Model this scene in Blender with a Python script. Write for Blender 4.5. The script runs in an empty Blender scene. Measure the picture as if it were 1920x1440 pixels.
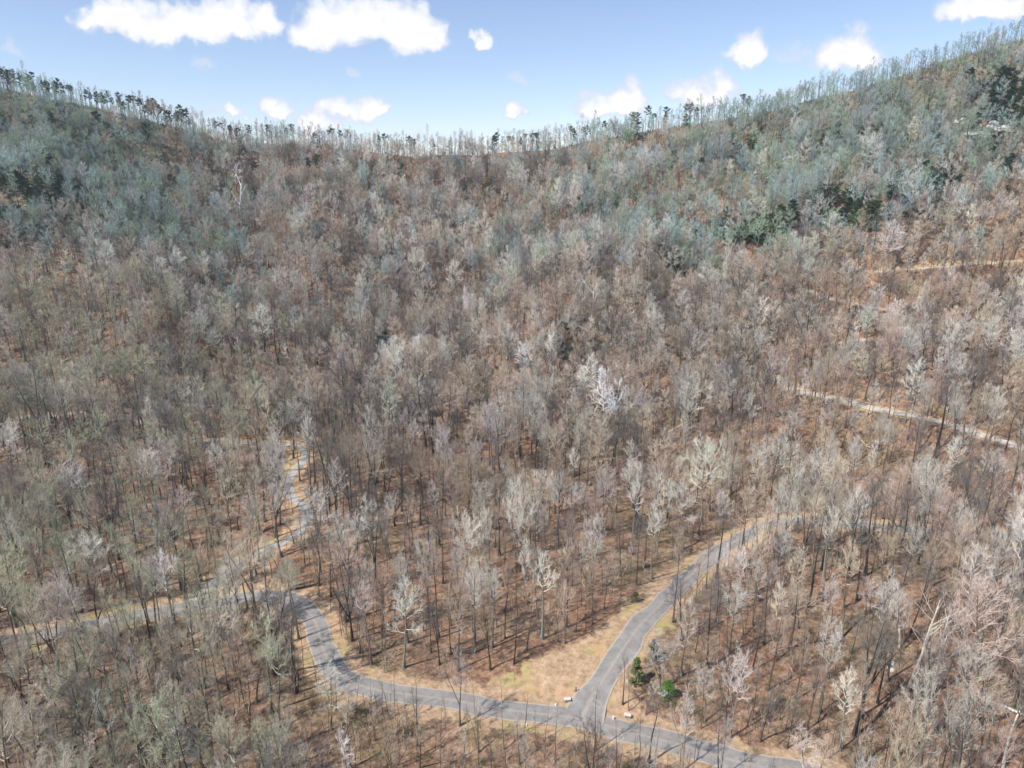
import bpy, math, random
import numpy as np
from mathutils import Vector, Euler
R = math.radians
rng = np.random.default_rng(7)
random.seed(7)
S = bpy.context.scene

# ------------------------------------------------------------------ camera
PITCH = R(16.0); FPX = 1300.0; CAMZ = 90.0
cam = bpy.data.objects.new('camera', bpy.data.cameras.new('camera'))
S.collection.objects.link(cam); S.camera = cam
cam.location = (0, 0, CAMZ); cam.rotation_euler = (R(90) - PITCH, 0, 0)
cam.data.sensor_width = 36; cam.data.lens = FPX / 1920 * 36
cam.data.clip_start = 0.5; cam.data.clip_end = 20000

# ------------------------------------------------------------------ light
SUN_EL, SUN_AZ = R(50), R(236)          # azimuth clockwise from +Y
sun = bpy.data.objects.new('sun', bpy.data.lights.new('sun', 'SUN'))
S.collection.objects.link(sun)
sun.data.energy = 5.0; sun.data.angle = R(0.6); sun.data.color = (1.0, 0.955, 0.89)
sd = Vector((math.sin(SUN_AZ) * math.cos(SUN_EL), math.cos(SUN_AZ) * math.cos(SUN_EL), math.sin(SUN_EL)))
sun.rotation_euler = sd.to_track_quat('Z', 'Y').to_euler()
S.view_settings.view_transform = 'Standard'; S.view_settings.look = 'None'
S.view_settings.exposure = 0.48; S.view_settings.gamma = 1

sp, cp = math.sin(PITCH), math.cos(PITCH)
def pix_dir(u, v):
    a = (u - 960) / FPX; b = (720 - v) / FPX
    return np.array([a, cp + b * sp, -sp + b * cp])
def tanpix(u, v):                       # direction as (x/y, z/y)
    d = pix_dir(u, v); return d[0] / d[1], d[2] / d[1]
def to_pix(x, y, z):
    z = z - CAMZ; f = y * cp - z * sp; up = y * sp + z * cp
    f = max(f, 1e-3)
    return 960 + FPX * x / f, 720 - FPX * up / f

world = bpy.data.worlds.new('World'); S.world = world; world.use_nodes = True
nt = world.node_tree; N = nt.nodes; L = nt.links; N.clear()
def nn(tree, t, **kw):
    n = tree.nodes.new(t)
    for k, v in kw.items(): setattr(n, k, v)
    return n
def mth(tree, op, a, b=None, c=None):
    n = tree.nodes.new('ShaderNodeMath'); n.operation = op
    for i, s in enumerate((a, b, c)):
        if s is None: continue
        if isinstance(s, (int, float)): n.inputs[i].default_value = s
        else: tree.links.new(s, n.inputs[i])
    return n.outputs[0]
sky = nn(nt, 'ShaderNodeTexSky', sky_type='NISHITA'); sky.sun_disc = False
sky.sun_elevation = SUN_EL; sky.sun_rotation = SUN_AZ
sky.air_density = 1.0; sky.dust_density = 0.1; sky.ozone_density = 1.6; sky.altitude = 300
# cloud blobs: centre pixel and half sizes in pixels of the reference's own field of view, turned into sky directions
BL = [(240,36,62,34),(310,44,60,34),(365,52,62,32),(425,38,70,36),(485,34,36,26),(190,30,40,20),
      (620,42,60,44),(680,48,66,42),(745,54,62,38),(800,56,42,32),(590,62,44,26),
      (527,200,36,14),(640,206,50,16),(690,202,40,18),(725,206,18,9),(588,236,34,17),(400,222,44,12),(445,218,18,9),
      (898,68,16,13),(965,207,20,11),(1115,198,36,20),(1172,195,34,25),(1150,206,50,15),
      (1310,172,48,22),(1345,164,30,24),(1400,100,28,24),(1480,100,44,14),(1592,104,58,30),(1600,94,36,26),
      (1830,18,60,26),(1880,14,56,28),(655,132,14,9),(970,150,22,9),(380,122,26,9),(20,95,26,10),(830,262,90,9),(640,256,60,9),
      (1500,166,60,12),(1420,175,80,10),(1010,250,70,8)]
FAINT = {31,32,33,34,35,36,26,37,38,39,16,24+2}
tc = nn(nt, 'ShaderNodeTexCoord')
sx = nn(nt, 'ShaderNodeSeparateXYZ'); L.new(tc.outputs['Generated'], sx.inputs[0])
ysafe = mth(nt, 'MAXIMUM', sx.outputs[1], 0.05)
px = mth(nt, 'DIVIDE', sx.outputs[0], ysafe); pz = mth(nt, 'DIVIDE', sx.outputs[2], ysafe)
cb = nn(nt, 'ShaderNodeCombineXYZ'); L.new(px, cb.inputs[0]); L.new(pz, cb.inputs[1])
nz = nn(nt, 'ShaderNodeTexNoise'); nz.inputs['Scale'].default_value = 17; nz.inputs['Detail'].default_value = 7
nz.inputs['Roughness'].default_value = 0.6; L.new(cb.outputs[0], nz.inputs['Vector'])
off = nn(nt, 'ShaderNodeVectorMath', operation='SUBTRACT'); L.new(nz.outputs['Color'], off.inputs[0]); off.inputs[1].default_value = (.5, .5, .5)
offs = nn(nt, 'ShaderNodeVectorMath', operation='MULTIPLY'); L.new(off.outputs[0], offs.inputs[0]); offs.inputs[1].default_value = (0.085, 0.06, 0)
wp = nn(nt, 'ShaderNodeVectorMath', operation='ADD'); L.new(cb.outputs[0], wp.inputs[0]); L.new(offs.outputs[0], wp.inputs[1])
grp = bpy.data.node_groups.new('cloud_blob', 'ShaderNodeTree')
for nm in ('P', 'C', 'I'): grp.interface.new_socket(nm, in_out='INPUT', socket_type='NodeSocketVector')
grp.interface.new_socket('F', in_out='OUTPUT', socket_type='NodeSocketFloat')
gi = grp.nodes.new('NodeGroupInput'); go = grp.nodes.new('NodeGroupOutput')
g1 = nn(grp, 'ShaderNodeVectorMath', operation='SUBTRACT'); grp.links.new(gi.outputs['P'], g1.inputs[0]); grp.links.new(gi.outputs['C'], g1.inputs[1])
g2 = nn(grp, 'ShaderNodeVectorMath', operation='MULTIPLY'); grp.links.new(g1.outputs[0], g2.inputs[0]); grp.links.new(gi.outputs['I'], g2.inputs[1])
g3 = nn(grp, 'ShaderNodeSeparateXYZ'); grp.links.new(g2.outputs[0], g3.inputs[0])
dzp = mth(grp, 'MAXIMUM', g3.outputs[1], mth(grp, 'MULTIPLY', g3.outputs[1], -2.3))
dd = mth(grp, 'SQRT', mth(grp, 'ADD', mth(grp, 'MULTIPLY', g3.outputs[0], g3.outputs[0]), mth(grp, 'MULTIPLY', dzp, dzp)))
grp.links.new(mth(grp, 'SUBTRACT', 1.0, dd), go.inputs[0])
def blobs(idx):
    prev = None
    for i in idx:
        u, v, ru, rv = BL[i]
        cx, cz = tanpix(u, v + rv * 0.25)
        x1, _ = tanpix(u + ru, v); _, z1 = tanpix(u, v - rv); _, z0 = tanpix(u, v)
        g = nn(nt, 'ShaderNodeGroup'); g.node_tree = grp; L.new(wp.outputs[0], g.inputs['P'])
        g.inputs['C'].default_value = (cx, cz, 0)
        g.inputs['I'].default_value = (0.76 / abs(x1 - tanpix(u, v)[0]), 0.50 / (z1 - z0), 0)
        prev = g.outputs[0] if prev is None else mth(nt, 'SMOOTH_MAX', prev, g.outputs[0], 0.25)
    return prev
solid = blobs([i for i in range(len(BL)) if i not in FAINT]); faint = blobs(sorted(FAINT))
def ramp01(x, lo, hi):
    n = nn(nt, 'ShaderNodeMapRange', interpolation_type='SMOOTHSTEP'); L.new(x, n.inputs[0])
    n.inputs[1].default_value = lo; n.inputs[2].default_value = hi; return n.outputs[0]
nz2 = nn(nt, 'ShaderNodeTexNoise'); nz2.inputs['Scale'].default_value = 46; nz2.inputs['Detail'].default_value = 5; L.new(cb.outputs[0], nz2.inputs['Vector'])
dens = mth(nt, 'ADD', solid, mth(nt, 'MULTIPLY', mth(nt, 'SUBTRACT', nz2.outputs[0], 0.5), 0.9))
m1 = ramp01(dens, -0.08, 0.34); m2 = mth(nt, 'MULTIPLY', ramp01(faint, 0.0, 0.75), 0.6)
mask = mth(nt, 'MULTIPLY', mth(nt, 'MAXIMUM', m1, m2), ramp01(sx.outputs[1], 0.1, 0.3))
# the rest of the sky dome (out of frame) has soft cloud too
tint = nn(nt, 'ShaderNodeMix', data_type='RGBA', blend_type='MULTIPLY'); tint.inputs[0].default_value = 1
L.new(sky.outputs[0], tint.inputs[6]); tint.inputs[7].default_value = (1.50, 1.42, 1.50, 1)
ccol = nn(nt, 'ShaderNodeMix', data_type='RGBA'); L.new(ramp01(dens, 0.05, 0.75), ccol.inputs[0])
ccol.inputs[6].default_value = (6.7, 7.3, 8.6, 1); ccol.inputs[7].default_value = (10.2, 10.2, 10.4, 1)
mx = nn(nt, 'ShaderNodeMix', data_type='RGBA'); L.new(mask, mx.inputs[0]); L.new(tint.outputs[2], mx.inputs[6]); L.new(ccol.outputs[2], mx.inputs[7])
bg = nn(nt, 'ShaderNodeBackground'); bg.inputs[1].default_value = 0.078; L.new(mx.outputs[2], bg.inputs[0])
wo = nn(nt, 'ShaderNodeOutputWorld'); L.new(bg.outputs[0], wo.inputs[0])

# ------------------------------------------------------------------ helpers
def tag(o, label=None, cat=None, group=None, kind=None):
    if label: o['label'] = label
    if cat: o['category'] = cat
    if group: o['group'] = group
    if kind: o['kind'] = kind
    return o
def link(o, parent=None):
    S.collection.objects.link(o)
    if parent: o.parent = parent
    return o
def empty(name, loc, rz=0):
    o = bpy.data.objects.new(name, None); o.location = loc; o.rotation_euler = (0, 0, rz); o.empty_display_size = .5
    return link(o)
class MB:
    def __init__(s): s.v = []; s.f = []; s.m = []; s.n = 0
    def tube(s, pts, rad, k=5, mat=0, cap=False):
        pts = np.asarray(pts, float); n = len(pts)
        d = np.gradient(pts, axis=0); d /= np.linalg.norm(d, axis=1)[:, None] + 1e-9
        ref = np.array([0.31, 0.17, 0.93]) if abs(d[0][2]) < .85 else np.array([1., .2, .1])
        a = np.cross(d, ref); a /= np.linalg.norm(a, axis=1)[:, None] + 1e-9
        b = np.cross(d, a); th = np.arange(k) * 2 * math.pi / k
        ring = pts[:, None] + (a[:, None] * np.cos(th)[None, :, None] + b[:, None] * np.sin(th)[None, :, None]) * np.asarray(rad, float)[:, None, None]
        o = s.n; s.v.append(ring.reshape(-1, 3)); s.n += n * k
        for i in range(n - 1):
            for j in range(k):
                j2 = (j + 1) % k
                s.f.append((o + i * k + j, o + i * k + j2, o + (i + 1) * k + j2, o + (i + 1) * k + j)); s.m.append(mat)
        if cap:
            s.f.append(tuple(o + (n - 1) * k + j for j in range(k))); s.m.append(mat)
    def twig(s, p0, p1, r, mat=0):
        d = p1 - p0; a = np.cross(d, (0.3, 0.2, 0.9)); a /= np.linalg.norm(a) + 1e-9
        b = np.cross(d, a); b /= np.linalg.norm(b) + 1e-9; o = s.n
        s.v.append(np.array([p0 + a * r, p0 - a * r * .5 + b * r * .87, p0 - a * r * .5 - b * r * .87, p1])); s.n += 4
        s.f += [(o, o + 1, o + 3), (o + 1, o + 2, o + 3), (o + 2, o, o + 3)]; s.m += [mat] * 3
    def leaf(s, p, a, b, mat=0):
        o = s.n; s.v.append(np.array([p - a - b, p + a - b, p + a + b, p - a + b])); s.n += 4
        s.f.append((o, o + 1, o + 2, o + 3)); s.m.append(mat)
    def raw(s, v, f, mat=0):
        o = s.n; s.v.append(np.asarray(v, float)); s.n += len(v)
        for q in f: s.f.append(tuple(o + i for i in q)); s.m.append(mat)
    def box(s, c, sz, mat=0, tap=1.0):
        x, y, z = c; a, b, h = sz[0] / 2, sz[1] / 2, sz[2] / 2
        v = [(x - a, y - b, z - h), (x + a, y - b, z - h), (x + a, y + b, z - h), (x - a, y + b, z - h)] + \
            [(x - a * tap, y - b * tap, z + h), (x + a * tap, y - b * tap, z + h), (x + a * tap, y + b * tap, z + h), (x - a * tap, y + b * tap, z + h)]
        s.raw(v, [(3, 2, 1, 0), (4, 5, 6, 7), (0, 1, 5, 4), (1, 2, 6, 5), (2, 3, 7, 6), (3, 0, 4, 7)], mat)
    def mesh(s, name, mats, smooth=False):
        me = bpy.data.meshes.new(name); me.from_pydata(np.concatenate(s.v).tolist(), [], s.f)
        for m in mats: me.materials.append(m)
        if len(mats) > 1: me.polygons.foreach_set('material_index', s.m)
        if smooth: me.polygons.foreach_set('use_smooth', [True] * len(s.f))
        me.update(); return me

# ------------------------------------------------------------------ materials
def mat(name):
    m = bpy.data.materials.new(name); m.use_nodes = True; t = m.node_tree
    b = t.nodes['Principled BSDF']; b.inputs['Roughness'].default_value = 0.9; b.inputs['Specular IOR Level'].default_value = 0.15
    return m, t, b
def noise(t, scale, detail=4, rough=.6, coord='Object', vec=None):
    n = nn(t, 'ShaderNodeTexNoise'); n.inputs['Scale'].default_value = scale; n.inputs['Detail'].default_value = detail; n.inputs['Roughness'].default_value = rough
    if vec is None:
        c = nn(t, 'ShaderNodeTexCoord'); vec = c.outputs[coord]
    t.links.new(vec, n.inputs['Vector']); return n.outputs[0]
def cramp(t, x, stops):
    n = nn(t, 'ShaderNodeValToRGB'); t.links.new(x, n.inputs[0]); e = n.color_ramp.elements
    while len(e) < len(stops): e.new(0.5)
    for q, (p, c) in zip(e, stops): q.position = p; q.color = (*c, 1)
    return n.outputs[0]
def mixc(t, f, a, b, blend='MIX'):
    n = nn(t, 'ShaderNodeMix', data_type='RGBA', blend_type=blend)
    for i, s in ((0, f), (6, a), (7, b)):
        if isinstance(s, (int, float)): n.inputs[i].default_value = s
        elif isinstance(s, tuple): n.inputs[i].default_value = (*s, 1)
        else: t.links.new(s, n.inputs[i])
    return n.outputs[2]
def mrange(t, x, lo, hi, a=0., b=1.):
    n = nn(t, 'ShaderNodeMapRange', interpolation_type='SMOOTHSTEP'); t.links.new(x, n.inputs[0])
    for i, q in enumerate((lo, hi, a, b)): n.inputs[i + 1].default_value = q
    return n.outputs[0]
def tinted(name, fac, nscale, namt, stops=None, trans=0.):
    m, t, b = mat(name)
    at = nn(t, 'ShaderNodeAttribute', attribute_type='INSTANCER', attribute_name='tint')
    col = mixc(t, 1.0, at.outputs['Color'], (fac, fac, fac), 'MULTIPLY')
    ns = noise(t, nscale, 3)
    col = mixc(t, 1.0, col, cramp(t, ns, [(0.3, (1 - namt,) * 3), (0.7, (1 + namt * .6,) * 3)]), 'MULTIPLY')
    t.links.new(col, b.inputs['Base Color'])
    return m
M_bark = tinted('bark', 0.30, 2.2, .45)  # trunks darker than twigs: dark bark plus shade painted into the colour
M_twig = tinted('twig_bark', 1.0, 0.45, .22)
M_needle = tinted('needles', 1.0, 0.8, .45)
M_dead = tinted('weathered_wood', 1.0, 1.6, .3)
M_rock, t, b = mat('grey_rock')
t.links.new(cramp(t, noise(t, 0.55, 6), [(0.3, (.16, .15, .13)), (0.5, (.50, .50, .48)), (0.7, (.76, .77, .76))]), b.inputs['Base Color'])
M_stone, t, b = mat('cream_stone')
t.links.new(cramp(t, noise(t, 3.5, 6), [(0.3, (.40, .36, .29)), (0.7, (.68, .63, .54))]), b.inputs['Base Color'])
M_mortar, t, b = mat('stacked_stone')
t.links.new(cramp(t, noise(t, 4, 6), [(0.3, (.10, .09, .08)), (0.7, (.34, .30, .26))]), b.inputs['Base Color'])
M_white, t, b = mat('white_plastic')
t.links.new(cramp(t, noise(t, 6, 3), [(0.3, (.72, .72, .70)), (0.7, (.82, .82, .80))]), b.inputs['Base Color'])
M_post, t, b = mat('dark_post_wood')
t.links.new(cramp(t, noise(t, 5, 3), [(0.3, (.03, .025, .02)), (0.7, (.08, .06, .05))]), b.inputs['Base Color'])

# ground
M_ground, t, b = mat('leaf_litter')
n1 = noise(t, 0.9, 8, .78); n2 = noise(t, 0.045, 4, .6); n3 = noise(t, 3.1, 4, .8)
col = cramp(t, n1, [(0.30, (.060, .040, .028)), (0.45, (.165, .108, .072)), (0.56, (.285, .195, .130)), (0.70, (.47, .35, .25))])
col = mixc(t, mrange(t, n2, .42, .60), col, mixc(t, 1.0, col, (1.0, .88, .82), 'MULTIPLY'))
col = mixc(t, mrange(t, n2, .50, .36), col, mixc(t, 1.0, col, (.80, .84, .72), 'MULTIPLY'))
col = mixc(t, mrange(t, n3, .62, .72), col, (.60, .44, .33))
col = mixc(t, mrange(t, noise(t, .33, 5, .7), .60, .70), col, (.10, .065, .045))
at = nn(t, 'ShaderNodeAttribute', attribute_name='verge')
at2 = nn(t, 'ShaderNodeAttribute', attribute_name='green_grey')
col = mixc(t, mth(t, 'MULTIPLY', mrange(t, mth(t, 'ADD', at2.outputs['Fac'], mth(t, 'MULTIPLY', mth(t, 'SUBTRACT', noise(t, .12, 5, .7), .5), 1.2)), .45, .8), .75), col, mixc(t, n1, (.05, .06, .04), (.24, .24, .175)))
gcol = cramp(t, noise(t, 0.8, 6, .75), [(0.32, (.24, .155, .095)), (0.5, (.40, .275, .170)), (0.68, (.54, .40, .265))])
gcol = mixc(t, mth(t, 'MULTIPLY', mrange(t, noise(t, .11, 4), .52, .68), .6), gcol, (.34, .31, .10))
gcol = mixc(t, mth(t, 'MULTIPLY', mrange(t, noise(t, .2, 3), .56, .66), .5), gcol, (.50, .29, .17))
vm = mth(t, 'ADD', at.outputs['Fac'], mth(t, 'MULTIPLY', mth(t, 'SUBTRACT', noise(t, .42, 6, .7), .5), 1.1))
col = mixc(t, mrange(t, vm, .42, .62), col, gcol)
t.links.new(col, b.inputs['Base Color'])
bp = nn(t, 'ShaderNodeBump'); bp.inputs['Strength'].default_value = .8; bp.inputs['Distance'].default_value = .35
t.links.new(noise(t, 1.4, 8, .8), bp.inputs['Height']); t.links.new(bp.outputs[0], b.inputs['Normal'])

def roadmat(name, lo, hi, edge):
    m, t, b = mat(name)
    uv = nn(t, 'ShaderNodeUVMap'); s = nn(t, 'ShaderNodeSeparateXYZ'); t.links.new(uv.outputs[0], s.inputs[0])
    n = noise(t, 0.5, 7, .7); n2 = noise(t, 6, 4, .8)
    col = cramp(t, n, [(0.32, lo), (0.68, hi)])
    ac = mth(t, 'ABSOLUTE', mth(t, 'SUBTRACT', s.outputs[0], .5))           # 0 centre .. .5 edge
    wob = mth(t, 'ADD', ac, mth(t, 'MULTIPLY', mth(t, 'SUBTRACT', noise(t, .25, 5, .7), .5), .10))
    tr = mth(t, 'MULTIPLY', mrange(t, mth(t, 'ABSOLUTE', mth(t, 'SUBTRACT', wob, .02)), .07, .0), .35)
    col = mixc(t, tr, col, edge)
    col = mixc(t, mth(t, 'MULTIPLY', mrange(t, wob, .40, .49), .9), col, edge)
    col = mixc(t, mth(t, 'MULTIPLY', mrange(t, n2, .35, .7), .3), col, mixc(t, .5, hi, edge))
    t.links.new(col, b.inputs['Base Color']); return m
M_asphalt = roadmat('worn_asphalt', (.150, .144, .136), (.275, .262, .248), (.40, .34, .27))
M_gravel = roadmat('pale_gravel', (.38, .33, .275), (.56, .50, .43), (.56, .45, .33))
M_drive = roadmat('grey_drive', (.27, .265, .255), (.40, .39, .37), (.44, .37, .28))

# ------------------------------------------------------------------ terrain
RIDGE = [(-300,110,470),(0,166,500),(150,196,515),(300,228,530),(400,258,545),(450,272,550),(600,270,560),(700,284,565),(800,292,570),
         (900,294,570),(1000,286,560),(1100,268,545),(1200,248,530),(1300,230,515),(1400,212,505),(1500,196,495),(1600,170,485),
         (1700,142,478),(1800,106,470),(1920,74,460),(2200,0,440)]
ra, rt, ry = [], [], []
for u, v, yy in RIDGE:
    a, tt = tanpix(u, v); ra.append(a); rt.append(tt); ry.append(yy)
AA = np.linspace(-1.6, 1.6, 641)
def smooth(y, k): return np.convolve(np.pad(y, k, mode='edge'), np.hanning(2 * k + 3)[1:-1] / np.hanning(2 * k + 3)[1:-1].sum(), 'valid')
TT = smooth(np.interp(AA, ra, rt), 7); YY = smooth(np.interp(AA, ra, ry), 12)
wv = [(rng.uniform(0, 6.28), rng.uniform(0, 6.28), w, a) for w, a in ((150, 1.), (110, 1.), (75, .8), (60, .7), (45, .45), (36, .4), (28, .25), (22, .2))]
def und(x, y):
    s = 0
    for th, ph, w, a in wv: s = s + a * np.sin((x * math.cos(th) + y * math.sin(th)) * 2 * math.pi / w + ph)
    return s
def base_h(x, y):
    x = np.asarray(x, float); y = np.asarray(y, float)
    yc = np.maximum(y, 60); A = np.clip(x / yc, -1.5, 1.5)
    T = np.interp(A, AA, TT); Yr = np.interp(A, AA, YY); Hr = Yr * T + 0.0
    tn = np.clip(y / Yr, 0, 1); g = np.clip((tn - .25) / .75, 0, 1) ** 2.4
    h = -CAMZ + 3 + (Hr + CAMZ - 3) * g
    # a spur running down from the right slope towards the middle, with a gully left of it
    sx_, sy_ = x + 15 - (y - 230) * .36, y
    mid = np.exp(-((y - 330) / 95.) ** 2)
    h = h + 15 * np.exp(-(sx_ / 36.) ** 2) * mid - 13 * np.exp(-((sx_ + 85) / 42.) ** 2) * mid
    amp = np.interp(tn, [0, .25, .5, .85, 1], [.5, .7, 2.0, 2.6, .7])
    h = h + und(x, y) * amp
    fold = np.clip((tn - .45) / .2, 0, 1) * np.clip((.97 - tn) / .12, 0, 1)
    h = h + fold * (5.0 * np.sin(A * 17 + 1.1 + y * .012) + 2.6 * np.sin(A * 37 + 2.0 - y * .02))
    d = np.maximum(y - Yr, 0); h = h - .55 * d * d / (d + 25)
    return np.maximum(h, -CAMZ - 25) + CAMZ
def unproj(u, v):
    d = pix_dir(u, v); d = d / d[1]
    ys = np.arange(45, 620, .5); z = CAMZ + ys * d[2]; hh = base_h(ys * d[0], ys)
    k = np.where(z <= hh)[0]
    i = k[0] if len(k) else len(ys) - 1
    return float(ys[i] * d[0]), float(ys[i])

ROADS = {
 'main': ([(1560,1470),(1480,1450),(1402,1435),(1329,1414),(1256,1393),(1165,1371),(1092,1352),(1019,1343),(946,1332),(855,1316),(764,1305),(700,1293),(656,1279),(626,1255),(606,1222),(599,1190),(590,1162),(570,1138),(540,1122),(500,1117),(419,1127),(346,1142),(255,1156),(146,1179),(36,1200),(-100,1222)], 4.7, M_asphalt),
 'branch': ([(1088,1352),(1100,1325),(1121,1288),(1147,1248),(1170,1212),(1201,1171),(1238,1135),(1274,1098),(1329,1048),(1373,1019),(1417,995),(1455,980),(1520,975),(1600,983),(1680,992),(1800,1000),(1920,1008),(2060,1015)], 4.6, M_asphalt),
 'drive': ([(360,1138),(379,1117),(412,1086),(456,1053),(510,1028),(547,1008),(572,988),(579,965),(567,948),(550,934),(539,917),(541,900),(553,883),(567,867),(575,854),(570,843),(557,837),(530,832),(500,833),(419,830),(365,824),(310,810),(255,790),(182,775),(109,781),(0,790)], 2.5, M_drive),
 'upper': ([(1440,706),(1468,717),(1533,741),(1621,762),(1694,778),(1785,800),(1858,821),(1913,839),(2000,862)], 5.4, M_gravel),
 'bench': ([(1505,541),(1519,546),(1585,566),(1657,584)], 3.6, M_gravel),
 'high': ([(1640,512),(1700,507),(1800,500),(1920,490),(2000,484)], 3.4, M_gravel),
 'mid': ([(1500,652),(1533,648),(1590,640),(1650,637)], 2.8, M_gravel),
}
def resample(P, step):
    P = np.asarray(P, float)
    # Catmull-Rom
    out = []
    for i in range(len(P) - 1):
        p0, p1, p2, p3 = P[max(i - 1, 0)], P[i], P[i + 1], P[min(i + 2, len(P) - 1)]
        n = max(2, int(np.linalg.norm(p2 - p1) / step))
        for k in range(n):
            s = k / n; out.append(.5 * ((2 * p1) + (-p0 + p2) * s + (2 * p0 - 5 * p1 + 4 * p2 - p3) * s * s + (-p0 + 3 * p1 - 3 * p2 + p3) * s ** 3))
    out.append(P[-1]); return np.array(out)
roads = {}
for k, (pp, w, m) in ROADS.items():
    W = resample([unproj(u, v) for u, v in pp], 1.5)
    ker = np.hanning(9)[1:-1]; ker /= ker.sum()
    W = np.column_stack([np.convolve(np.pad(W[:, i], 3, mode='reflect', reflect_type='odd'), ker, 'valid') for i in (0, 1)])
    z = base_h(W[:, 0], W[:, 1]); kz = np.hanning(17)[1:-1]; kz /= kz.sum()
    z = np.convolve(np.pad(z, 7, mode='edge'), kz, 'valid')
    roads[k] = (np.column_stack([W, z]), w, m)
zm, zb, zd = roads['main'][0], roads['branch'][0], roads['drive'][0]
for Z in (zb, zd):                                            # side roads meet the main road at its own level
    j = np.argmin(np.hypot(zm[:, 0] - Z[0, 0], zm[:, 1] - Z[0, 1])); dl = zm[j, 2] - Z[0, 2]
    s = np.clip(1 - (np.hypot(Z[:, 0] - Z[0, 0], Z[:, 1] - Z[0, 1]) - 6) / 20, 0, 1); Z[:, 2] += dl * s
RP = np.concatenate([r[0] for r in roads.values()]); RWd = np.concatenate([np.full(len(r[0]), r[1] / 2) for r in roads.values()])

def axis(segs):
    out = [segs[0][0]]
    for a, b, s in segs:
        n = max(1, int(round((b - a) / s))); out += list(np.linspace(a, b, n + 1)[1:])
    return np.array(out)
xs = axis([(-2200, -900, 60), (-900, -500, 12), (-500, -230, 4), (-230, 230, 1.5), (230, 500, 4), (500, 900, 12), (900, 2200, 60)])
ys = axis([(-500, 0, 20), (0, 60, 5), (60, 330, 1.5), (330, 620, 3.5), (620, 900, 12), (900, 3000, 70)])
GX, GY = np.meshgrid(xs, ys); GZ = base_h(GX, GY)
rd = np.full(GX.shape, 1e9); rz = np.zeros(GX.shape)
gxf, gyf = GX.ravel(), GY.ravel(); rdf, rzf = rd.ravel(), rz.ravel()
sel = np.where((np.abs(gxf) < 420) & (gyf > 45) & (gyf < 560))[0]
for c in np.array_split(sel, 60):
    D = np.hypot(gxf[c][:, None] - RP[None, :, 0], gyf[c][:, None] - RP[None, :, 1]) - RWd[None]
    j = D.argmin(1); rdf[c] = D[np.arange(len(c)), j]
    w = 1 / (np.maximum(D, 0) + .6) ** 6; rzf[c] = (w * RP[None, :, 2]).sum(1) / w.sum(1)
wgt = np.clip(1 - (rdf - 2.2) / 6.5, 0, 1); wgt = wgt * wgt * (3 - 2 * wgt)
gzf = GZ.ravel() * (1 - wgt) + (rzf - 0.10) * wgt
GZ = gzf.reshape(GX.shape)
def H(x, y):
    i = int(np.clip(np.searchsorted(xs, x) - 1, 0, len(xs) - 2)); j = int(np.clip(np.searchsorted(ys, y) - 1, 0, len(ys) - 2))
    a = (x - xs[i]) / (xs[i + 1] - xs[i]); b = (y - ys[j]) / (ys[j + 1] - ys[j])
    return float((GZ[j, i] * (1 - a) + GZ[j, i + 1] * a) * (1 - b) + (GZ[j + 1, i] * (1 - a) + GZ[j + 1, i + 1] * a) * b)
def road_dist(x, y): return float((np.hypot(RP[:, 0] - x, RP[:, 1] - y) - RWd).min())
def inpoly(x, y, P):
    x = np.asarray(x); y = np.asarray(y); c = np.zeros(x.shape, bool); n = len(P)
    for i in range(n):
        x1, y1 = P[i]; x2, y2 = P[(i + 1) % n]
        c ^= ((y1 > y) != (y2 > y)) & (x < (x2 - x1) * (y - y1) / (y2 - y1 + 1e-12) + x1)
    return c
MEADOW = [unproj(*p) for p in [(905,1318),(935,1285),(965,1255),(1015,1228),(1085,1205),(1125,1180),(1165,1145),(1205,1105),(1250,1072),(1290,1065),(1240,1130),(1170,1210),(1110,1310),(1090,1345),(1000,1335)]]
BANK = [unproj(*p) for p in [(560,1108),(600,1110),(632,1140),(644,1180),(648,1230),(635,1240),(610,1200),(595,1150)]]
BANK3 = [unproj(*p) for p in [(520,842),(556,846),(560,860),(545,885),(525,905),(522,935),(545,960),(560,985),(592,985),(596,955),(575,925),(560,900),(548,960),(512,940),(508,900),(530,872)]]
BANK2 = [unproj(*p) for p in [(400,1090),(470,1050),(520,1075),(560,1105),(480,1120),(390,1128)]]
verge = np.clip(1 - (rdf - .2) / 4.6, 0, 1)
for P in (MEADOW, BANK, BANK2, BANK3): verge[inpoly(gxf, gyf, P)] = 1.0
vg = verge.reshape(GX.shape); mk = vg.copy()
for _ in range(3):
    p_ = np.pad(mk, 2, mode='edge'); mk = sum(p_[i:i + mk.shape[0], j:j + mk.shape[1]] for i in range(5) for j in range(5)) / 25
near_road = np.clip(1 - (rd - .2) / 4.2, 0, 1) * 1.0
verge = np.maximum(mk, near_road).ravel()
AUn = gxf / np.maximum(gyf, 60)
green_grey = np.clip((-AUn - .30) / .3, 0, 1) * np.clip((330 - gyf) / 150, 0, 1) * .35  # ground turns darker green-grey at near left and far up both slopes
green_grey = np.maximum(green_grey, np.clip((AUn - .05) / .5, 0, 1) * np.clip((gyf - 330) / 90, 0, 1) * 1.15)
green_grey = np.maximum(green_grey, np.clip((-AUn - .35) / .2, 0, 1) * np.clip((gyf - 330) / 90, 0, 1) * 1.1)
me = bpy.data.meshes.new('ground'); nx, ny = len(xs), len(ys)
ii, jj = np.meshgrid(np.arange(nx - 1), np.arange(ny - 1)); q = (jj * nx + ii).ravel()
me.from_pydata(np.column_stack([gxf, gyf, gzf]).tolist(), [], np.column_stack([q, q + 1, q + nx + 1, q + nx]).tolist())
for nm, arr in (('verge', verge), ('green_grey', green_grey)):
    a = me.attributes.new(nm, 'FLOAT', 'POINT'); a.data.foreach_set('value', arr.astype(np.float32))
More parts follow.
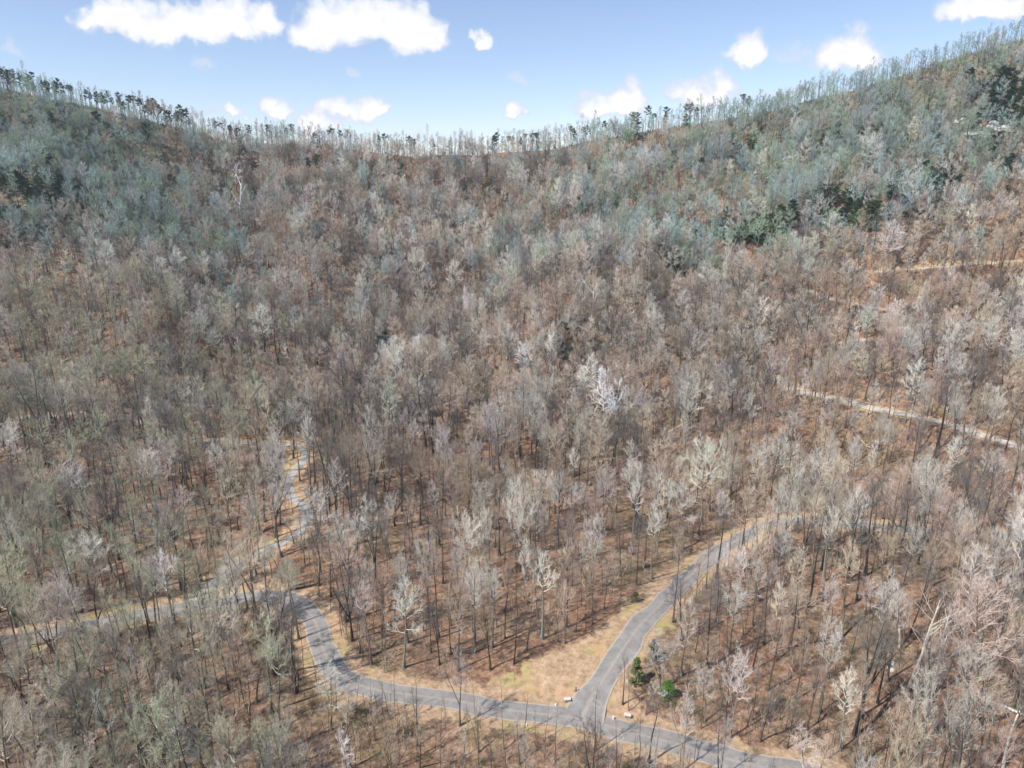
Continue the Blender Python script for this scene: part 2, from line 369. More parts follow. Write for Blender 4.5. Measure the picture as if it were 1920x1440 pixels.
me.polygons.foreach_set('use_smooth', [True] * len(me.polygons)); me.materials.append(M_ground)
tag(link(bpy.data.objects.new('ground', me)), kind='structure')

RN = {'main': 'road', 'branch': 'side_road', 'drive': 'driveway', 'upper': 'gravel_road', 'bench': 'dirt_track', 'high': 'dirt_track', 'mid': 'dirt_track'}
for kk, (k, (P, w, m)) in enumerate(roads.items()):
    d = np.gradient(P[:, :2], axis=0); d /= np.linalg.norm(d, axis=1)[:, None]; nrm = np.column_stack([-d[:, 1], d[:, 0]])
    cols = np.linspace(-1, 1, 7); n = len(P); flare = np.zeros(n)
    if k in ('branch', 'drive'):
        s = np.cumsum(np.r_[0, np.hypot(*np.diff(P[:, :2], axis=0).T)]); flare = 1.3 * np.exp(-(s / 5.5) ** 1.6) * (1 if k == 'branch' else .6)
    V = []; UV = []
    wob = smooth(rng.normal(0, .55, n), 2), smooth(rng.normal(0, .55, n), 2)
    for i in range(n):
        for c in cols:
            hw = (w / 2 + flare[i]) * c + (wob[0][i] if c < 0 else wob[1][i]) * abs(c) * .8
            x, y = P[i, 0] + nrm[i, 0] * hw, P[i, 1] + nrm[i, 1] * hw
            zz = P[i, 2] + .02 * (1 - abs(c)) + .004 * kk - (.04 if k in ('branch', 'drive') and i < 3 else 0)
            V.append((x, y, zz - .03 * (abs(c) > .99))); UV.append((.5 + c / 2, i * 1.5 / w))
    F = [(i * 7 + j, i * 7 + j + 1, (i + 1) * 7 + j + 1, (i + 1) * 7 + j) for i in range(n - 1) for j in range(6)]
    me = bpy.data.meshes.new(RN[k]); me.from_pydata(V, [], F); uvl = me.uv_layers.new(name='UVMap')
    lv = np.zeros(len(me.loops), int); me.loops.foreach_get('vertex_index', lv)
    uvl.data.foreach_set('uv', np.array(UV)[lv].ravel()); me.materials.append(m)
    tag(link(bpy.data.objects.new(RN[k], me)), kind='structure')

# ------------------------------------------------------------------ tree shapes
def unit(v): return v / (np.linalg.norm(v) + 1e-9)
def bend_path(p, d, ln, n, up, wob, g):
    pts = [p]; d = unit(np.array(d, float))
    for i in range(n):
        d = unit(d + np.array([0, 0, up]) + g.normal(0, wob, 3)); p = p + d * ln / n; pts.append(p)
    return np.array(pts)
def at_path(P, s):
    f = s * (len(P) - 1); i = min(int(f), len(P) - 2); return P[i] + (P[i + 1] - P[i]) * (f - i), unit(P[i + 1] - P[i])
def side_dir(d, ang, g):
    a = unit(np.cross(d, g.normal(0, 1, 3))); return d * math.cos(ang) + a * math.sin(ang)
def bare_tree(seed, ht, cb, spread, limbs, lean=.02, up=.12, dens=1., forks=0, tw=.027, r0=None):
    """returns (trunk builder, crown builder)"""
    g = np.random.default_rng(seed); T = MB(); C = MB(); r0 = r0 or ht * .0145
    P = [np.zeros(3)]; d = unit(np.array([g.normal(0, lean), g.normal(0, lean), 1])); n = 9
    for i in range(n):
        d = unit(d + np.array([g.normal(0, .05), g.normal(0, .05), .06])); P.append(P[-1] + d * ht * .93 / n)
    P = np.array(P); s = np.linspace(0, 1, n + 1); rad = r0 * (1 - .86 * s) * (1 + .7 * np.exp(-s * 30))
    T.tube(np.vstack([P[0] - (0, 0, .8), P]), np.r_[rad[0] * 1.05, rad], 7)
    stems = [(P, cb, r0)]
    for f in range(forks):
        b0, bd = at_path(P, cb * g.uniform(.55, .9)); az = g.uniform(0, 6.28)
        Q = bend_path(b0, (math.cos(az) * .55, math.sin(az) * .55, 1), ht * (.93 - cb * .7), 7, .06, .07, g)
        T.tube(Q, np.linspace(r0 * .6, r0 * .12, len(Q)), 6); stems.append((Q, .25, r0 * .6))
    for (Q, c0, rr) in stems:
        nl = int(limbs * (1 if rr == r0 else .55)); az = g.uniform(0, 6.28)
        for i in range(nl):
            tpos = c0 + (.99 - c0) * ((i + g.uniform(0, .8)) / nl); base, bd = at_path(Q, tpos); az += 2.4 + g.normal(0, .35)
            k = (tpos - c0) / (1 - c0)
            el = R(8 + 56 * k ** 1.3 + g.normal(0, 9)); ln = spread * (1.0 - .18 * k - .42 * k ** 3) * g.uniform(.75, 1.12)
            if k < .18: ln *= g.uniform(.35, .95)
            dr = np.array([math.cos(az) * math.cos(el), math.sin(az) * math.cos(el), math.sin(el)])
            lp = bend_path(base, dr, ln, 5, up * .75, .12, g); lr = max(.035, rr * .28 * (1 - .7 * k))
            C.tube(lp, np.linspace(lr, lr * .22, len(lp)), 4)
            ns = max(4, int(ln * 2.0 * dens))
            for j in range(ns):
                q0, qd = at_path(lp, .22 + .78 * (j + g.uniform(0, 1)) / ns); sl = ln * .40 * g.uniform(.6, 1.25) * (1.1 - .4 * j / ns)
                sp_ = bend_path(q0, side_dir(qd, R(g.uniform(25, 60)), g), sl, 3, up * .9, .10, g)
                C.tube(sp_, np.linspace(lr * .42, .012, 4), 3)
                nt_ = max(4, int(sl * 5.2 * dens))
                for m in range(nt_):
                    w0, wd = at_path(sp_, .15 + .85 * (m + g.uniform(0, 1)) / nt_); wl = g.uniform(.55, 1.25)
                    wdir = unit(side_dir(wd, R(g.uniform(18, 50)), g) + (0, 0, .18)); w1 = w0 + wdir * wl
                    C.twig(w0, w1, tw * g.uniform(.7, 1.25))
                    for q_ in range(3):
                        x0 = w0 + (w1 - w0) * g.uniform(.25, .8); C.twig(x0, x0 + unit(side_dir(wdir, R(g.uniform(20, 50)), g) + (0, 0, .15)) * wl * g.uniform(.4, .7), tw * .72)
    return T, C
def sapling(seed, ht, n=9):
    g = np.random.default_rng(seed); T = MB(); C = MB()
    P = bend_path(np.zeros(3), (g.normal(0, .06), g.normal(0, .06), 1), ht, 6, .05, .05, g)
    T.tube(np.vstack([P[0] - (0, 0, .5), P]), np.r_[ht * .0085, np.linspace(ht * .0085, .012, len(P))], 5)
    for i in range(n):
        b0, bd = at_path(P, .35 + .62 * i / n); b1 = bend_path(b0, side_dir(bd, R(g.uniform(25, 55)), g), ht * .2 * g.uniform(.5, 1.2), 2, .2, .08, g)
        C.tube(b1, (.022, .014, .008), 3)
        for k in range(5):
            w0, wd = at_path(b1, g.uniform(.15, 1)); C.twig(w0, w0 + unit(side_dir(wd, .5, g) + (0, 0, .2)) * g.uniform(.4, .9), .014)
    return T, C
def brush(seed, ht=1.8, n=26):
    g = np.random.default_rng(seed); C = MB()
    for i in range(n):
        r = g.uniform(0, 1.1); a = g.uniform(0, 6.28); p = np.array([r * math.cos(a), r * math.sin(a), -.15])
        q = p + unit(np.array([g.normal(0, .45), g.normal(0, .45), 1])) * ht * g.uniform(.4, 1); C.twig(p, q, .022)
        for k in range(4):
            w0 = p + (q - p) * g.uniform(.3, 1); C.twig(w0, w0 + unit(side_dir(unit(q - p), .6, g)) * g.uniform(.3, .7), .014)
    return C
def clump(C, g, c, rad, n, sz, flat=.5):
    for i in range(n):
        o = g.normal(0, 1, 3); o = unit(o) * g.uniform(.25, 1) ** .5; p = c + o * np.array([rad, rad, rad * flat])
        a = unit(g.normal(0, 1, 3)); b_ = unit(np.cross(a, g.normal(0, 1, 3)))
        C.leaf(p, a * sz * g.uniform(.6, 1.2), b_ * sz * g.uniform(.25, .5))
def pine(seed, ht, cb=.5, spread=3., nb=16, sz=.26, dense=26):
    g = np.random.default_rng(seed); T = MB(); C = MB()
    P = bend_path(np.zeros(3), (g.normal(0, .04), g.normal(0, .04), 1), ht, 7, .05, .035, g)
    T.tube(np.vstack([P[0] - (0, 0, .8), P]), np.r_[ht * .0125, np.linspace(ht * .012, .03, len(P))], 6)
    az = 0
    for i in range(nb):
        k = i / (nb - 1); b0, bd = at_path(P, cb + (.99 - cb) * k); az += 2.4 + g.normal(0, .4)
        ln = spread * (math.sin((k * .8 + .2) * math.pi) * .75 + .3) * g.uniform(.5, 1.2)
        el = R(g.uniform(-5, 25) + 30 * k); lp = bend_path(b0, (math.cos(az) * math.cos(el), math.sin(az) * math.cos(el), math.sin(el)), ln, 3, .08, .1, g)
        T.tube(lp, np.linspace(.06, .02, 4), 3)
        for s in (.55, .8, 1.0):
            c, _ = at_path(lp, s); clump(C, g, c + (0, 0, .1), ln * .24 + .35, dense, sz)
    clump(C, g, P[-1], .7, dense, sz, 1)
    return T, C
def cedar(seed, ht, rad, n=1500):
    g = np.random.default_rng(seed); T = MB(); C = MB()
    T.tube([(0, 0, -.5), (0, 0, ht * .4), (.05, 0, ht * .9)], (ht * .025, ht * .02, .03), 6)
    for i in range(70):
        k = g.uniform(0, 1) ** .8; a = g.uniform(0, 6.28); rr = rad * (1 - k) ** .6 * g.uniform(.45, 1.05)
        c = np.array([rr * math.cos(a), rr * math.sin(a), ht * (.08 + .9 * k)]); T.tube([(0, 0, c[2] * .85), tuple(c)], (.03, .01), 3)
        clump(C, g, c, rad * .26, n // 70, ht * .028, .8)
    return T, C
def snag(seed, ht, arms, r0):
    g = np.random.default_rng(seed); T = MB(); C = MB()
    P = bend_path(np.zeros(3), (g.normal(0, .06), g.normal(0, .06), 1), ht, 7, .04, .05, g)
    T.tube(np.vstack([P[0] - (0, 0, .6), P]), np.r_[r0, np.linspace(r0, r0 * .35, len(P))], 7, cap=True)
    for i in range(arms):
        b0, bd = at_path(P, .5 + .45 * i / max(1, arms - 1)); a = g.uniform(0, 6.28) if i else 2.8
        q = bend_path(b0, (math.cos(a), math.sin(a) * .5, g.uniform(.6, 1.3)), ht * g.uniform(.24, .42), 4, .1, .12, g)
        ka = .6 if r0 > .5 else .36
        C.tube(q, np.linspace(r0 * ka, r0 * ka * .28, 5), 5)
        for k in range(4):
            s0, sd_ = at_path(q, g.uniform(.3, .95)); s1 = bend_path(s0, side_dir(sd_, R(40), g), ht * g.uniform(.05, .12), 2, .1, .1, g)
            C.tube(s1, (r0 * .16, r0 * .1, .015), 3)
    return T, C

class Proto:
    def __init__(s, name, tc, trunk_mat, crown_mat, ht):
        T, C = tc; s.ht = ht; s.name = name
        s.trunk = T.mesh(name + '_trunk', [trunk_mat], True); s.crown = C.mesh(name + '_crown', [crown_mat])
        J = MB()
        for q, m in ((T, 0), (C, 1)):
            J.v += q.v; J.f += [tuple(i + J.n for i in f) for f in q.f]; J.m += [m] * len(q.f); J.n += q.n
        s.whole = bpy.data.objects.new(name + '_shape', J.mesh(name, [trunk_mat, crown_mat]))
BT = []
specs = [  # ht, crown base, spread, limbs, lean, up, dens, forks
 (22, .42, 6.2, 17, .02, .12, 1.0, 0), (24, .50, 5.2, 16, .03, .16, 1.0, 0), (20, .38, 6.6, 15, .04, .10, 1.0, 1),
 (25, .55, 4.6, 15, .02, .18, 1.1, 0), (18, .35, 5.0, 15, .05, .14, 1.05, 0), (23, .46, 5.6, 13, .03, .14, 1.0, 2),
 (21, .52, 4.4, 13, .06, .20, 1.0, 0), (26, .45, 6.0, 18, .02, .13, .95, 1), (17, .42, 4.2, 12, .07, .16, 1.1, 0), (22, .60, 4.8, 14, .02, .10, 1.1, 0),
 (20, .30, 4.0, 17, .02, .20, 1.0, 0), (24, .40, 7.2, 14, .03, .08, .8, 2)]
for i, s_ in enumerate(specs):
    ht, cb, spd, nl, ln, up, de, fk = s_
    BT.append(Proto('bare_tree', bare_tree(100 + i, ht, cb, spd, nl, ln, up, de, fk), M_bark, M_twig, ht))
NB = []                 # lighter crowns of the open near wood
for i, s_ in enumerate(specs):
    ht, cb, spd, nl, ln, up, de, fk = s_
    NB.append(Proto('bare_tree', bare_tree(150 + i, ht, cb + .06, spd * .92, nl, ln, up * 1.5, de * 1.05, fk, tw=.017), M_bark, M_twig, ht))
RB = [Proto('bare_tree', bare_tree(180 + i, h, c, sp_, nl, .04, .16, .8, 0, tw=.026, r0=.19), M_bark, M_twig, h) for i, (h, c, sp_, nl) in enumerate(((16, .62, 2.4, 9), (18, .7, 2.0, 8), (14, .55, 2.6, 9), (17, .75, 2.8, 7), (15, .6, 1.8, 9)))]
BT = BT + NB + RB
SP = [Proto('sapling', sapling(300 + i, h), M_bark, M_twig, h) for i, h in enumerate((5, 7, 9, 6, 11))]
BR = [brush(400 + i, h).mesh('brush', [M_twig]) for i, h in enumerate((1.3, 1.9, 2.6))]
PN = [Proto('pine_tree', pine(500 + i, h, c, s_, nb, .30), M_bark, M_needle, h) for i, (h, c, s_, nb) in enumerate(((17, .6, 2.6, 12), (20, .68, 3.0, 12), (15, .5, 2.4, 13), (19, .75, 3.2, 9), (16, .42, 2.2, 14)))]
EV = [Proto('evergreen_tree', pine(520 + i, h, .16, s_, 26, .23, 46), M_bark, M_needle, h) for i, (h, s_) in enumerate(((13, 3.2), (10, 3.4), (15, 3.0)))]

# ------------------------------------------------------------------ placing
def jit(c, a=.14): k = 1 + rng.normal(0, a); return tuple(float(np.clip(q * k * (1 + rng.normal(0, .025)), .02, .8)) for q in c)
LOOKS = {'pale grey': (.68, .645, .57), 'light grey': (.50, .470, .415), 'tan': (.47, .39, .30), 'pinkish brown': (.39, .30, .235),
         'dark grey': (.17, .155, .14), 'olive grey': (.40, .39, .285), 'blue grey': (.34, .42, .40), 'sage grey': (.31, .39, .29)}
def look_for(A, y, r):
    left = max(0, min(1, (-A - .25) / .3)) * (1 if y < 330 else 0)
    teal = 0
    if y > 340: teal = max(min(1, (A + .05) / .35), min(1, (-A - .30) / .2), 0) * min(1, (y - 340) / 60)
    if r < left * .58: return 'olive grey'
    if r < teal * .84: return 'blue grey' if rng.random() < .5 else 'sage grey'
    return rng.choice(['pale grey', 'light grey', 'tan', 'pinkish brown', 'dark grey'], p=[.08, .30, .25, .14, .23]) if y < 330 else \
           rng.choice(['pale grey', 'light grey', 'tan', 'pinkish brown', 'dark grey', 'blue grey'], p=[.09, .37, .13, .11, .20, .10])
def place(pr, kind, x, y, z, sc, rz, tintc, parts=('trunk', 'crown'), tilt=0):
    e = empty(kind, (x, y, z), rz); e.scale = (sc[0], sc[0], sc[1]); 
    if tilt: e.rotation_euler = (tilt[0], tilt[1], rz)
    for nm, me in zip(parts, (pr.trunk, pr.crown)):
        o = bpy.data.objects.new(nm, me); o['tint'] = list(tintc); link(o, e)
    return e
def density(x, y, u, v):
    """spacing in metres at this place"""
    if y > 400: return 5.3
    d = 6.2
    if 690 < u < 1270 and 930 < v < 1290: d = 6.9 if v > 1050 else 6.2
    if u > 1250 and 620 < v < 1440: d = 6.8 if v > 760 else 6.2
    if u > 1430 and 995 < v < 1090: d = 5.0
    if 120 < u < 480 and 930 < v < 1060: d = 6.8
    if u < 560 and v > 1100: d = 4.8
    if 560 < u < 960 and v > 1300: d = 7.5
    return d
heroes = [ # base px, top row, proto, look, label
 (1016,1200,1036,6,'pale grey','tall white-branched tree with dark trunk foot standing alone on the leaf litter between the roads'),
 (922,1216,1062,3,'pale grey','white-branched tree left of the tallest white one, on open leaf litter between the roads'),
 (757,1252,1088,4,'pale grey','leaning white-branched tree beside a fallen dark log above the road'),
 (1278,1200,1082,2,'dark grey','dark many-limbed tree standing right beside the climbing side road'),
 (1366,1226,1096,0,'light grey','pale grey tree with straight white stem in the wood right of the side road'),
 (326,1168,1036,0,'pale grey','white crowned tree rising over the road where the driveway forks off at left'),
 (150,1200,1090,2,'pale grey','broad white crowned tree standing over the road at the far left'),
 (652,1500,1372,10,'pale grey','white-twigged tree cut off by the bottom edge below the road'),
 (1612,1345,1180,5,'dark grey','slender dark-trunked tree leaning right in the wood at lower right'),
 (1808,1330,1085,11,'tan','huge spreading tree with thick forked limbs at the right of the wood'),
 (1480,1220,1060,8,'tan','two-stemmed curved tree in the middle of the right-hand wood'),
 (436,1215,1062,10,'pale grey','pale crowned tree in the row standing before the road at left'),
 (1900,1130,950,0,'pale grey','bushy white crowned tree at the right edge above the lower wood'),
 (700,1060,935,7,'pale grey','big white crowned tree at the dark gully right of the driveway'),
]
VIS = []                 # stretches of road and meadow that stay open to the sky
for k_, lo, hi in (('main', 425, 1500), ('branch', 1080, 1430), ('drive', 530, 600), ('upper', 1450, 1900), ('bench', 1519, 1660), ('high', 1700, 1920), ('mid', 1533, 1650)):
    for p_ in roads[k_][0][::2]:
        u_, v_ = to_pix(*p_)
        if lo < u_ < hi: VIS.append((u_, v_))
VIS += [(1000, 1290), (1050, 1270), (1100, 1240), (1150, 1190), (1040, 1310), (625, 1150), (640, 1200), (1858, 238), (1835, 240), (1880, 228), (1858, 250), (1800, 232), (170, 355), (150, 356), (190, 352), (1478, 303), (268, 512)]
VIS = np.array(VIS); VP = .94
VI2 = []                # stretches only partly veiled by crowns
for k_, lo, hi in (('main', -20, 470), ('branch', 1430, 1920), ('drive', 60, 530), ('upper', 1900, 2000)):
    for p_ in roads[k_][0][::2]:
        u_, v_ = to_pix(*p_)
        if lo < u_ < hi: VI2.append((u_, v_))
VI2 = np.array(VI2)
cell = {}
def free(x, y, r):
    cx, cy = int(x // 8), int(y // 8)
    for i in range(cx - 2, cx + 3):
        for j in range(cy - 2, cy + 3):
            for (a, b_) in cell.get((i, j), ()):
                if (a - x) ** 2 + (b_ - y) ** 2 < r * r: return False
    return True
def add(x, y): cell.setdefault((int(x // 8), int(y // 8)), []).append((x, y))
trees = []
EVR = [(0,130,215,480,34,'on the upper left slope'),(130,330,250,420,12,'on the slope below the left ridge'),(90,160,400,450,6,'beside the pale rocks at left'),(1235,1500,430,520,30,'in the dark belt across the right slope'),
       (1500,1760,350,430,26,'at the upper end of the dark belt'),(1640,1800,260,400,14,'on the right slope below the cliff'),(1810,1930,160,260,24,'above the pale cliff at right'),(1860,1930,260,380,10,'on the right edge under the cliff'),
       (800,1240,330,420,10,'on the slope below the saddle'),(380,760,300,420,9,'in the middle of the left slope'),(1180,1640,240,330,14,'high on the right slope'),(1010,1110,640,730,4,'on the open spur in the middle'),(690,790,640,700,3,'in the gully left of the spur')]
EVP = []                # where the evergreens stand, so the bare trees keep off them
for (u0, u1, v0, v1, n, rg) in EVR:
    for i in range(int(n * 1.45)):
        u = rng.uniform(u0, u1); v = rng.uniform(v0, v1)
        if 'belt across' in rg: v = 500 - (u - 1235) * .28 + rng.normal(0, 15)
        if 'upper end' in rg: v = 430 - (u - 1500) * .2 + rng.normal(0, 18)
        x, y = unproj(u, v)
        if not free(x, y, 2.6): continue
        add(x, y); EVP.append((u, v, x, y, rg))
for (u, v, vt, p, lk, lab) in heroes:
    x, y = unproj(u, v); add(x, y); z = H(x, y); s = np.hypot(y, CAMZ - z)
    k = 1.0
    for _ in range(12):
        _, vv = to_pix(x, y, z + BT[p + 12].ht * k); k *= (v - vt) / max(v - vv, 1)
    trees.append(dict(x=x, y=y, z=z, p=p + 12, sc=(k * .97, k), lk=lk, lab=lab))
for n in range(130000):
    y = math.sqrt(rng.uniform(48 ** 2, 620 ** 2)); A = rng.uniform(-1.02, 1.02) ; x = A * y
    if abs(A) > .80 and y > 160 and abs(A) > .86: continue
    Yr = np.interp(A, AA, YY)
    if y > Yr + 7 and (rng.random() > .35 or y > Yr + 40): continue
    z = float(base_h(x, y)); u, v = to_pix(x, y, z); sp_ = density(x, y, u, v) * (.80 if y < 330 else .82) * (1 + .22 * math.sin(x * .083 + y * .05) * math.sin(y * .071 - x * .03))
    if abs(y - Yr) < 7: sp_ = 3.5 if u < 1120 else 2.7
    if not free(x, y, sp_ * rng.uniform(.72, 1.0)): continue
    if y < 560 and road_dist(x, y) < ((2.4 if A > -.32 else 1.3) if y < 330 else 1.2): continue
    if inpoly(np.array(x), np.array(y), MEADOW) or inpoly(np.array(x), np.array(y), BANK): continue
    ht = max(.5, rng.normal(.79, .15)) * (.98 if y < 330 else 1)
    pm = 1 + .13 * math.sin(x * .031 + 1.3 * math.sin(y * .021)) * math.cos(y * .037 + .8 * math.sin(x * .017)) + .07 * math.sin(x * .11 + y * .05)
    pi_ = int(rng.integers(0, 12)); lk = look_for(A, y, rng.random())
    w = ht * rng.uniform(.70, 1.02)
    if Yr - 34 < y < Yr - 7: ht *= .74 if u < 1100 else .9
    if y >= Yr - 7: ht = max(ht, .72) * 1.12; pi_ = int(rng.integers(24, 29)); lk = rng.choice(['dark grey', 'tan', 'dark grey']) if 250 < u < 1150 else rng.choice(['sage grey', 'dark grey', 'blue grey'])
    if y >= Yr - 7 and u > 1120: ht *= .82
    if y < 205: pi_ += 12; ht *= .94
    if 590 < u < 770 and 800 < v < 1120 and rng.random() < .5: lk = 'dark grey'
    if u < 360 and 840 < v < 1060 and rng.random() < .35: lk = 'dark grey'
    if 690 < u < 1270 and 1000 < v < 1290: w *= .76
    if u > 1250 and v > 760: w *= .85
    if v > 1325 and 600 < u < 1500: ht *= .68; w *= .6
    hh_ = BT[pi_].ht * ht; cu, cv = to_pix(x, y, z + hh_ * .72); cr = specs[pi_ % 12][2] * w * .72 * FPX / math.hypot(y, CAMZ - z)
    if y < 520:
        hit = (np.hypot(VIS[:, 0] - cu, (VIS[:, 1] - cv) * .75) < cr * 1.2).sum()
        if hit and rng.random() < VP: continue
        if (np.hypot(VI2[:, 0] - cu, (VI2[:, 1] - cv) * .8) < cr).any() and rng.random() < .55: continue
    add(x, y)
    trees.append(dict(x=x, y=y, z=H(x, y), p=pi_, sc=(w, ht), lk=lk, lab=None, pm=pm))
# which 300 show largest
for t_ in trees:
    u0, v0 = to_pix(t_['x'], t_['y'], t_['z']); u1, v1 = to_pix(t_['x'], t_['y'], t_['z'] + BT[t_['p']].ht * t_['sc'][1])
    t_['u'], t_['v'] = u0, v0; wd = 5 * t_['sc'][0] * FPX / np.hypot(t_['y'], CAMZ - t_['z'])
    vis = min(v0, 1440) - max(v1, 0); hv = min(max(u0, u1) + wd, 1920) - max(min(u0, u1) - wd, 0)
    t_['area'] = (max(vis, 0) * max(min(hv, 2 * wd), 0)) + (1e9 if t_['lab'] else 0)
    t_['seen'] = vis > 6 and hv > 6 and v1 < 1430
trees.sort(key=lambda q: -q['area'])
near = [q for q in trees if q['seen']][:298]; ids = set(id(q) for q in near); rest = [q for q in trees if id(q) not in ids]
print('trees', len(trees), 'near', len(near), 'rest', len(rest), 'nearest rest y', min(q['y'] for q in rest if q['seen']), 'max near', max(q['y'] for q in near))

ORD = ['leftmost', 'second from left', 'third from left', 'fourth from left', 'fifth from left', 'sixth from left', 'seventh from left', 'eighth from left', 'ninth from left', 'tenth from left', 'eleventh from left', 'twelfth from left',
       'thirteenth from left', 'fourteenth from left', 'fifteenth from left', 'sixteenth from left', 'seventeenth from left', 'eighteenth from left', 'nineteenth from left',
       'twentieth from left', '21st from left', '22nd from left', '23rd from left', '24th from left', '25th from left', '26th from left']
def orders(items, fmt, maxn=12):
    """items: (u, v, obj, look, region) -> every label singles one out inside its look and region"""
    cells = {}
    for it in items: cells.setdefault((it[3], it[4]), []).append(it)
    for (lk, rg), L_ in cells.items():
        L_.sort(key=lambda q: q[0]); n = len(L_)
        if n == 1: L_[0][2]['label'] = fmt.format(o='', lk=lk, rg=rg); continue
        for i, q in enumerate(L_):
            if i <= n // 2 and i < len(ORD): o = ORD[i]
            else: o = ORD[min(n - 1 - i, len(ORD) - 1)].replace('left', 'right') if n - 1 - i else 'rightmost'
            q[2]['label'] = fmt.format(o=', ' + o, lk=lk, rg=rg)
MR = roads['main'][0]; mu = np.array([to_pix(*p) for p in MR])
BRr = roads['branch'][0]; bu = np.array([to_pix(*p) for p in BRr])
def region(u, v):
    vr = mu[np.argmin(np.abs(mu[:, 0] - u) + .3 * np.abs(mu[:, 1] - v)), 1]
    if v > vr or (u > 1500 and v > 1440):
        for lim, nm in ((140, 'in the far left corner'), (280, 'below the road at the left'), (420, 'below the straight left stretch of road'), (560, 'inside the sharp road bend'),
                        (700, 'just below the bend foot'), (850, 'along the bottom below the bend'), (1000, 'at the bottom left of the junction'), (1150, 'in front of the road junction'), (1300, 'at the bottom right of the junction')):
            if u < lim: return nm
        return 'at the bottom edge under the road'
    br = np.interp(v, bu[::-1, 1][np.argsort(bu[::-1, 1])], bu[::-1, 0][np.argsort(bu[::-1, 1])])
    if u > min(br, 1440) and v > 985:
        d = 'low ' if v > 1230 else ('' if v > 1100 else 'high ')
        for lim, nm in ((1340, 'beside the side road'), (1480, 'near the side road'), (1600, 'in the middle of the right wood'), (1740, 'in the right wood'), (1840, 'towards the right edge')):
            if u < lim: return d + nm
        return d + 'against the right edge'
    if u < 200: return 'above the road at far left'
    if u < 400: return 'above the road left of the driveway'
    if u < 600: return 'around the driveway'
    if u < 720: return 'beside the tan bank outside the bend'
    if u < 850: return 'on leaf slope above the bend foot'
    if u < 1000: return 'on the leaf slope between the roads'
    return 'on leaf slope left of side road'
items = []
for q in near:
    pr = BT[q['p']]
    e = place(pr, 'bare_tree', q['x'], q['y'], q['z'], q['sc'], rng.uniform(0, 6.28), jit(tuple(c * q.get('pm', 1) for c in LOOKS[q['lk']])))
    e['category'] = 'tree'; e['group'] = 'bare trees of the near wood'
    if q['lab']: e['label'] = q['lab']
    else: items.append((q['u'], q['v'], e, ('tall ' if pr.ht * q['sc'][1] > 21.5 else 'short ') + q['lk'], region(q['u'], q['v'])))
orders(items, '{lk} bare tree {rg}{o}')

# stuff: instanced points
def scatter(name, protos, pts, mats_note=None):
    """pts: (x,y,z, idx, rz, sx, sz, tint)"""
    col = bpy.data.collections.new(name + '_shapes')
    for i, o in enumerate(protos): o.name = '%s_shape_%02d' % (name, i); col.objects.link(o)
    me = bpy.data.meshes.new(name); me.from_pydata([p[:3] for p in pts], [], [])
    def attr(nm, ty, key, arr):
        a = me.attributes.new(nm, ty, 'POINT'); a.data.foreach_set(key, np.asarray(arr).ravel())
    attr('idx', 'INT', 'value', np.array([p[3] for p in pts], np.int32))
    attr('rot', 'FLOAT_VECTOR', 'vector', np.array([(0, 0, p[4]) for p in pts], np.float32))
    attr('scl', 'FLOAT_VECTOR', 'vector', np.array([(p[5], p[5], p[6]) for p in pts], np.float32))
    attr('tint', 'FLOAT_VECTOR', 'vector', np.array([p[7] for p in pts], np.float32))
    o = bpy.data.objects.new(name, me); link(o)
    ng = bpy.data.node_groups.new(name, 'GeometryNodeTree')
    ng.interface.new_socket('Geometry', in_out='INPUT', socket_type='NodeSocketGeometry'); ng.interface.new_socket('Geometry', in_out='OUTPUT', socket_type='NodeSocketGeometry')
    a = ng.nodes.new('NodeGroupInput'); z = ng.nodes.new('NodeGroupOutput'); ci = ng.nodes.new('GeometryNodeCollectionInfo')
    ci.inputs['Collection'].default_value = col; ci.inputs['Separate Children'].default_value = True; ci.inputs['Reset Children'].default_value = True
    ip = ng.nodes.new('GeometryNodeInstanceOnPoints'); ip.inputs['Pick Instance'].default_value = True
    def na(nm, dt): n = ng.nodes.new('GeometryNodeInputNamedAttribute'); n.data_type = dt; n.inputs['Name'].default_value = nm; return n.outputs['Attribute']
    ng.links.new(a.outputs[0], ip.inputs['Points']); ng.links.new(ci.outputs[0], ip.inputs['Instance'])
    ng.links.new(na('idx', 'INT'), ip.inputs['Instance Index'])
    e2r = ng.nodes.new('FunctionNodeEulerToRotation'); ng.links.new(na('rot', 'FLOAT_VECTOR'), e2r.inputs[0]); ng.links.new(e2r.outputs[0], ip.inputs['Rotation'])
    ng.links.new(na('scl', 'FLOAT_VECTOR'), ip.inputs['Scale']); ng.links.new(ip.outputs[0], z.inputs[0])
    md = o.modifiers.new('scatter', 'NODES'); md.node_group = ng
    return o
o = scatter('forest', [p.whole for p in BT], [(q['x'], q['y'], q['z'], q['p'], rng.uniform(0, 6.28), q['sc'][0], q['sc'][1], jit(tuple(c * q.get('pm', 1) for c in LOOKS[q['lk']]))) for q in rest])
tag(o, 'far mass of bare grey winter woodland covering the mountain slopes up to the ridge', 'forest', kind='stuff')

